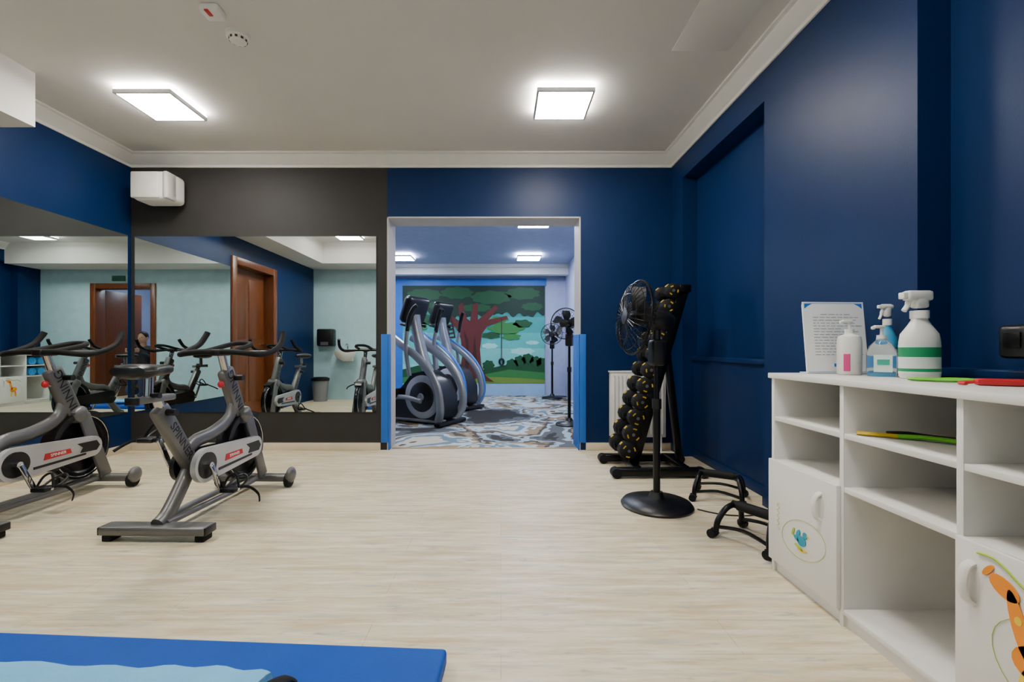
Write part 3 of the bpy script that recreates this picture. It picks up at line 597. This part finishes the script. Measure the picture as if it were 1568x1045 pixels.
a = M(); a.box((RX-0.085, 1.455, 0.99), (0.06, 0.10, 0.11), BLACK, 0.018, seg=3); a.bb(RX-0.06, RX-0.001, 1.42, 1.49, 0.96, 1.02, BMET); a.box((RX-0.118, 1.455, 0.995), (0.004, 0.05, 0.05), BMET, 0.001); a.done('soap_dispenser')

# ------------------------------------------------------------ blue mats foreground
a = M(); mx = Matrix.Translation((-1.17, 1.14, 0.026)) @ Matrix.Rotation(math.radians(-3.2), 4, 'Z')
a.box((0, 0, 0), (1.98, 0.62, 0.05), MATBLUE, 0.012, seg=3, mx=mx); a.done('exercise_mat')
a = M()
P = cr([(-1.75, 1.175, 0.090), (-1.4, 1.17, 0.095), (-1.05, 1.155, 0.090), (-0.8, 1.15, 0.094), (-0.62, 1.135, 0.09)], 8)
a.tube(P, [0.07+0.004*math.sin(i*1.3) for i in range(len(P))], TOWEL, 18, flat=(0.46, 1.3))
a.tube(cr([(-0.62, 1.10, 0.085), (-0.60, 1.15, 0.105), (-0.575, 1.21, 0.09), (-0.56, 1.23, 0.07)], 4), 0.012, RUB, 8, flat=(0.5, 1.6)); a.done('rolled_towel')

# ------------------------------------------------------------ rear fittings (seen in mirrors)
a = M(); a.lathe([(0.001, 0), (0.12, 0), (0.15, 0.38), (0.155, 0.40), (0.001, 0.40)], (-3.28, 0.36, 0), mat('bin_grey', '77797c', 0.4), 24, sc=(1, 0.8)); a.lathe([(0.16, 0.37), (0.165, 0.42), (0.12, 0.44), (0.001, 0.445)], (-3.28, 0.36, 0), BLACK, 24, sc=(1, 0.8)); a.done('waste_bin')
a = M(); a.bb(-3.38, -3.08, YR+0.001, YR+0.2, 1.0, 1.32, BLACK, 0.03); a.bb(-3.30, -3.16, YR+0.19, YR+0.205, 1.02, 1.08, SILV); a.done('paper_towel_dispenser')
a = M(); a.lathe([(0.001, 0.74), (0.06, 0.74), (0.16, 0.80), (0.20, 0.90), (0.20, 0.92), (0.18, 0.92), (0.15, 0.84), (0.001, 0.82)], (-2.85, YR+0.205, 0), PLAST, 28); a.bb(-2.95, -2.75, YR+0.001, YR+0.1, 0.72, 0.92, PLAST, 0.02); a.tube(cr([(-2.85, YR+0.06, 0.92), (-2.85, YR+0.06, 1.02), (-2.85, YR+0.12, 1.04), (-2.85, YR+0.17, 1.01)], 4), 0.012, CHR); a.done('wash_basin')
a = M(); a.bb(0.02, 0.26, YR+0.001, YR+0.03, 2.22, 2.32, mat('exit_green', '1d4a38', 0.5, emit=0.2), 0.004); a.done('exit_sign')

# ------------------------------------------------------------ far room: mural
g = empty('tree_mural', (-0.55, YM-0.06, 0.0))
S = 75.3; YP = YM-0.03
def PX(p, q): return ((p-767)/S, CH+(533-q)/S)
def mp(cols, poly, lay, M_):
    w = [PX(*p) for p in poly]; M_.prism(w, (0, YP-0.002*lay, 0), (1, 0, 0), (0, 0, 1), 0.0015, cols)
def blob(cx, cy, rx_, ry_, n=28, lob=7, amp=0.10, ph=0): return [(cx+rx_*(1+amp*math.cos(lob*t+ph))*math.cos(t), cy+ry_*(1+amp*math.cos(lob*t+ph))*math.sin(t)) for t in [2*math.pi*k/n for k in range(n)]]
def clip(poly): return [(min(834, max(617, x)), min(587, max(438, y))) for x, y in poly]
a = M()
SK = [mat('mural_sky_%d' % i, c, 0.6) for i, c in enumerate(('1a6f74', '25847f', '359590', '4aa9a2', '68bab0', '7cc4b8'))]
for i in range(6): mp(SK[i], [(617, 438+i*24), (834, 438+i*24), (834, 462+i*24 if i < 5 else 587), (617, 462+i*24 if i < 5 else 587)], 0, a)
G1 = mat('mural_green_light', '2f7536', 0.6); G2 = mat('mural_green_mid', '124a26', 0.6); G3 = mat('mural_green_dark', '08291b', 0.6); BR = mat('mural_trunk', '561c1a', 0.6); BR2 = mat('mural_trunk_dark', '301010', 0.6); GL = mat('mural_grass', '6a8734', 0.6); CLD = mat('mural_cloud', '94d2c8', 0.6)
for i, (cx, cy, r1, r2) in enumerate(((800, 538, 18, 5), (750, 530, 12, 4), (655, 540, 14, 4), (815, 525, 10, 3))): mp(CLD, clip(blob(cx, cy, r1, r2)), 1, a)
mp(G2, clip([(617, 587), (617, 566), (640, 560), (660, 558), (690, 563), (720, 572), (740, 566), (790, 556), (834, 560), (834, 587)]), 2, a)
mp(G1, clip([(617, 587), (617, 578), (680, 570), (730, 576), (780, 566), (834, 571), (834, 587)]), 3, a)
mp(GL, clip([(640, 587), (680, 580), (740, 577), (800, 579), (834, 582), (834, 587)]), 4, a)
for cx, cy in ((796, 553), (808, 550), (820, 554), (748, 560), (784, 558), (830, 556)): mp(G2, clip(blob(cx, cy, 9, 8, ph=cx)), 5, a)
low = []
for k in range(0, 89):
    x = 617+217*k/88; base = 474+8*math.sin((x-617)/217*math.pi)-4*math.cos(x*0.05)
    low.append((x, base+5*abs(math.sin(x*0.13))+2*math.sin(x*0.41)))
mp(G3, [(834, 438), (617, 438)]+low, 5, a)
for i, (cx, cy, r1, r2) in enumerate(((650, 452, 26, 9), (700, 449, 24, 9), (752, 456, 30, 10), (800, 450, 26, 9), (730, 472, 22, 6), (815, 470, 16, 6), (672, 468, 18, 6))): mp(G2, clip(blob(cx, cy, r1, r2, 40, 9, 0.08, i)), 6, a)
for i, (cx, cy, r1, r2) in enumerate(((775, 503, 26, 9), (800, 496, 14, 6), (783, 516, 14, 5), (752, 514, 14, 5), (640, 500, 14, 8), (655, 490, 16, 8), (764, 490, 14, 5))): mp(G2 if i % 2 else G1, clip(blob(cx, cy, r1, r2, 30, 6, 0.12, i)), 7, a)
mp(BR, [(694, 585), (704, 572), (708, 545), (706, 520), (698, 502), (685, 490), (672, 480), (676, 476), (692, 484), (704, 492), (702, 468), (709, 464), (715, 488), (720, 492), (724, 466), (732, 464), (732, 490), (742, 482), (758, 468), (763, 472), (748, 490), (776, 484), (778, 489), (746, 500), (738, 512), (735, 535), (737, 560), (744, 576), (757, 585), (740, 583), (730, 579), (721, 587), (711, 579)], 8, a)
mp(BR2, [(706, 582), (712, 565), (714, 530), (710, 505), (717, 520), (719, 550), (716, 575)], 9, a); mp(BR2, [(728, 574), (724, 545), (727, 510), (730, 545), (733, 572)], 9, a)
mp(BR2, [(682, 488), (684, 488), (690, 520), (688, 520)], 9, a); mp(BR2, [(690, 486), (692, 486), (698, 518), (696, 518)], 9, a)
for k in range(5): mp(BR2, [(683+k*1.5, 492+k*6), (691+k*1.5, 491+k*6), (691+k*1.5, 493+k*6), (683+k*1.5, 494+k*6)], 10, a)
mp(BR2, [(767.4, 488), (768.6, 488), (768.6, 548), (767.4, 548)], 9, a)
c = PX(768, 554); a.ring((c[0], YP-0.03, c[1]), 0.058, 0.020, BLACK, 'y', 24, 8, sc=(0.75, 1))
a.done('painting', g, True)
a = M(); w0 = PX(617, 438); w1 = PX(834, 587)
a.bb(w0[0]-0.2, w1[0]+0.03, YP, YM-0.015, w0[1], w0[1]+0.14, BLUE2); a.bb(w0[0]-0.2, w0[0], YP, YM-0.015, 0, w0[1], BLUE2); a.bb(w0[0], w1[0], YP, YM-0.015, 0, w1[1], mat('paint_sky_low', '8fb4d4', 0.5)); a.done('border', g, True)

# ------------------------------------------------------------ ellipticals
def elliptical(x, y, rz, sc=1.0, blue=False):
    g = empty('elliptical_trainer', (x, y, 0), rz); g.scale = (sc, sc, sc)
    DGm = mat('console_grey', '15171b', 0.35); SG = mat('trainer_silver', '8b8f97', 0.3, 0.4); LG = mat('trainer_light', '9b9fa8', 0.35, 0.1); TB = mat('trainer_blue', '2f6fc0', 0.35)
    a = M()
    for sy in (-1, 1): a.tube(cr([(-0.75, sy*0.12, 0.05), (0, sy*0.13, 0.05), (0.45, sy*0.12, 0.05)], 4), 0.028, SG, 10)
    for xx in (-0.75, 0.45): a.box((xx, 0, 0.035), (0.09, 0.6, 0.05), BLACK, 0.015)
    a.done('base_frame', g)
    a = M(); prof = [(-0.44, 0.06), (0.40, 0.06), (0.46, 0.14), (0.45, 0.36), (0.35, 0.56), (0.16, 0.68), (-0.05, 0.64), (-0.22, 0.46), (-0.44, 0.34)]
    a.prism(prof, (0, 0.15, 0), (1, 0, 0), (0, 0, 1), 0.30, DGm)
    for sy in (-1, 1):
        a.lathe([(0.001, sy*0.15), (0.27, sy*0.15), (0.275, sy*0.165), (0.24, sy*0.18), (0.001, sy*0.182)], (0.13, 0, 0.35), LG, 36, axis='y')
        a.lathe([(0.001, sy*0.18), (0.19, sy*0.181), (0.17, sy*0.195), (0.001, sy*0.198)], (0.13, 0, 0.35), DGm, 32, axis='y')
        a.lathe([(0.001, sy*0.19), (0.05, sy*0.195), (0.04, sy*0.215), (0.001, sy*0.217)], (0.13, 0, 0.35), SG, 24, axis='y')
    a.done('flywheel_housing', g)
    a = M()
    for sy in (-1, 1):
        rail = cr([(-0.34, sy*0.2, 1.12), (-0.18, sy*0.23, 1.03), (0.05, sy*0.25, 0.90), (0.27, sy*0.26, 0.72), (0.43, sy*0.26, 0.48), (0.47, sy*0.25, 0.22), (0.40, sy*0.2, 0.06)], 6)
        a.tube(rail, 0.055, SG, 12, flat=(1, 0.6))
        if blue: a.tube([p+Vector((0.045, sy*0.004, 0.038)) for p in rail], 0.020, TB, 8)
        a.tube(cr([(0.02, sy*0.28, 0.62), (-0.03, sy*0.29, 0.95), (0.0, sy*0.30, 1.20)], 5), 0.026, SG, 10)
        a.tube(cr([(0.0, sy*0.30, 1.18), (0.03, sy*0.30, 1.34), (0.08, sy*0.28, 1.46), (0.12, sy*0.26, 1.50)], 5), 0.026, BLACK, 10)
        a.tube(cr([(0.15, sy*0.22, 0.36 + 0.06*sy), (-0.2, sy*0.22, 0.34), (-0.62, sy*0.20, 0.22)], 5), 0.030, SG, 10); a.box((-0.42, sy*0.21, 0.36), (0.42, 0.17, 0.06), BLACK, 0.018); a.box((-0.22, sy*0.21, 0.41), (0.03, 0.16, 0.08), BLACK, 0.01)
    a.done('arms_and_pedals', g)
    a = M(); a.tube(cr([(0.12, 0, 0.62), (0.0, 0, 0.9), (-0.10, 0, 1.25), (-0.12, 0, 1.40)], 5), 0.07, SG, 12, flat=(1, 1.1))
    a.box((-0.12, 0, 1.47), (0.13, 0.44, 0.36), DGm, 0.06, rot=(0, 0.35, 0), seg=4); a.box((-0.187, 0, 1.50), (0.02, 0.28, 0.19), mat('screen', '3a4c60', 0.1), 0.008, rot=(0, 0.35, 0)); a.tube(cr([(-0.1, -0.2, 1.26), (-0.2, -0.18, 1.28), (-0.26, 0, 1.28), (-0.2, 0.18, 1.28), (-0.1, 0.2, 1.26)], 5), 0.02, BLACK, 10)
    a.done('console', g)
elliptical(-1.03, 5.95, math.radians(-28)); elliptical(-0.86, 7.35, math.radians(-30), 1.04, True)

# ------------------------------------------------------------ photographer in doorway (seen only in the mirrors)
g = empty('photographer', (0.14, -0.5, 0), math.radians(6))
def skinned(name, pts, edges, rad, m, parent, sub=2):
    me = bpy.data.meshes.new(name); me.from_pydata(pts, edges, []); ob = bpy.data.objects.new(name, me); scene.collection.objects.link(ob); ob.parent = parent
    mo = ob.modifiers.new('s', 'SKIN'); me.skin_vertices[0].data[0].use_root = True
    for i, r in enumerate(rad): me.skin_vertices[0].data[i].radius = (r, r*0.9) if not isinstance(r, tuple) else r
    ob.modifiers.new('d', 'SUBSURF').levels = sub; ob.modifiers['d'].render_levels = sub; me.materials.append(m); return ob
skinned('jacket', [(0, -0.05, 0.50), (0, -0.02, 0.68), (0, 0.0, 0.86), (0, 0.0, 0.98), (0, 0.01, 1.03), (-0.17, 0, 0.94), (-0.23, 0.14, 0.76), (-0.10, 0.28, 0.88), (0.17, 0, 0.94), (0.23, 0.14, 0.76), (0.10, 0.28, 0.88)],
        [(0, 1), (1, 2), (2, 3), (3, 4), (3, 5), (5, 6), (6, 7), (3, 8), (8, 9), (9, 10)], [0.15, 0.14, 0.16, 0.12, 0.055, 0.065, 0.05, 0.036, 0.065, 0.05, 0.036], CLOTH, g)
skinned('trousers', [(0, -0.05, 0.48), (-0.11, -0.03, 0.46), (-0.15, 0.34, 0.50), (-0.15, 0.30, 0.08), (-0.15, 0.42, 0.05), (0.11, -0.03, 0.46), (0.15, 0.28, 0.10), (0.14, -0.14, 0.08), (0.14, -0.30, 0.06)],
        [(0, 1), (1, 2), (2, 3), (3, 4), (0, 5), (5, 6), (6, 7), (7, 8)], [0.14, 0.10, 0.07, 0.05, 0.045, 0.10, 0.07, 0.05, 0.045], JEAN, g)
a = M(); a.cyl((0, 0.02, 1.0), (0, 0.03, 1.10), 0.052, SKIN); a.ell((0, 0.05, 1.17), (0.075, 0.095, 0.115), SKIN); a.ell((0, 0.03, 1.20), (0.083, 0.098, 0.105), HAIR)
a.ell((0, 0.145, 1.155), (0.012, 0.02, 0.02), SKIN)
for sx in (-1, 1):
    a.ell((sx*0.078, 0.04, 1.16), (0.012, 0.022, 0.032), SKIN); a.ell((sx*0.03, 0.135, 1.18), (0.012, 0.006, 0.007), BLACK)
a.box((0, 0.135, 1.11), (0.045, 0.008, 0.008), mat('lips', 'a0564c', 0.5), 0.003); a.done('head', g)
a = M(); a.box((0, 0.36, 0.945), (0.14, 0.06, 0.095), BLACK, 0.012); a.box((0, 0.36, 0.995), (0.05, 0.05, 0.03), BLACK, 0.008); a.cyl((0, 0.38, 0.94), (0, 0.44, 0.94), 0.036, BLACK, 24)
for sx in (-1, 1):
    a.ell((sx*0.085, 0.33, 0.925), (0.02, 0.045, 0.042), SKIN)
    for k in range(4): a.tube(cr([(sx*0.095, 0.345, 0.955-k*0.02), (sx*0.09, 0.395, 0.955-k*0.02), (sx*0.062, 0.402, 0.953-k*0.02)], 3), 0.008, SKIN, 8)
    a.tube(cr([(sx*0.085, 0.32, 0.95), (sx*0.06, 0.318, 0.965), (sx*0.04, 0.322, 0.955)], 3), 0.009, SKIN, 8)
a.done('camera_and_hands', g)

# ------------------------------------------------------------ world, camera
w = bpy.data.worlds.new('world'); scene.world = w; w.use_nodes = True; w.node_tree.nodes['Background'].inputs[0].default_value = (0.3, 0.35, 0.45, 1); w.node_tree.nodes['Background'].inputs[1].default_value = 0.1
cd = bpy.data.cameras.new('camera'); cd.lens = 16; cd.sensor_width = 36; cd.shift_x = 17/1568; cd.shift_y = 10.5/1568; cd.clip_start = 0.02
co = bpy.data.objects.new('camera', cd); co.location = (0, 0, CH); co.rotation_euler = (math.pi/2, 0, 0); scene.collection.objects.link(co); scene.camera = co
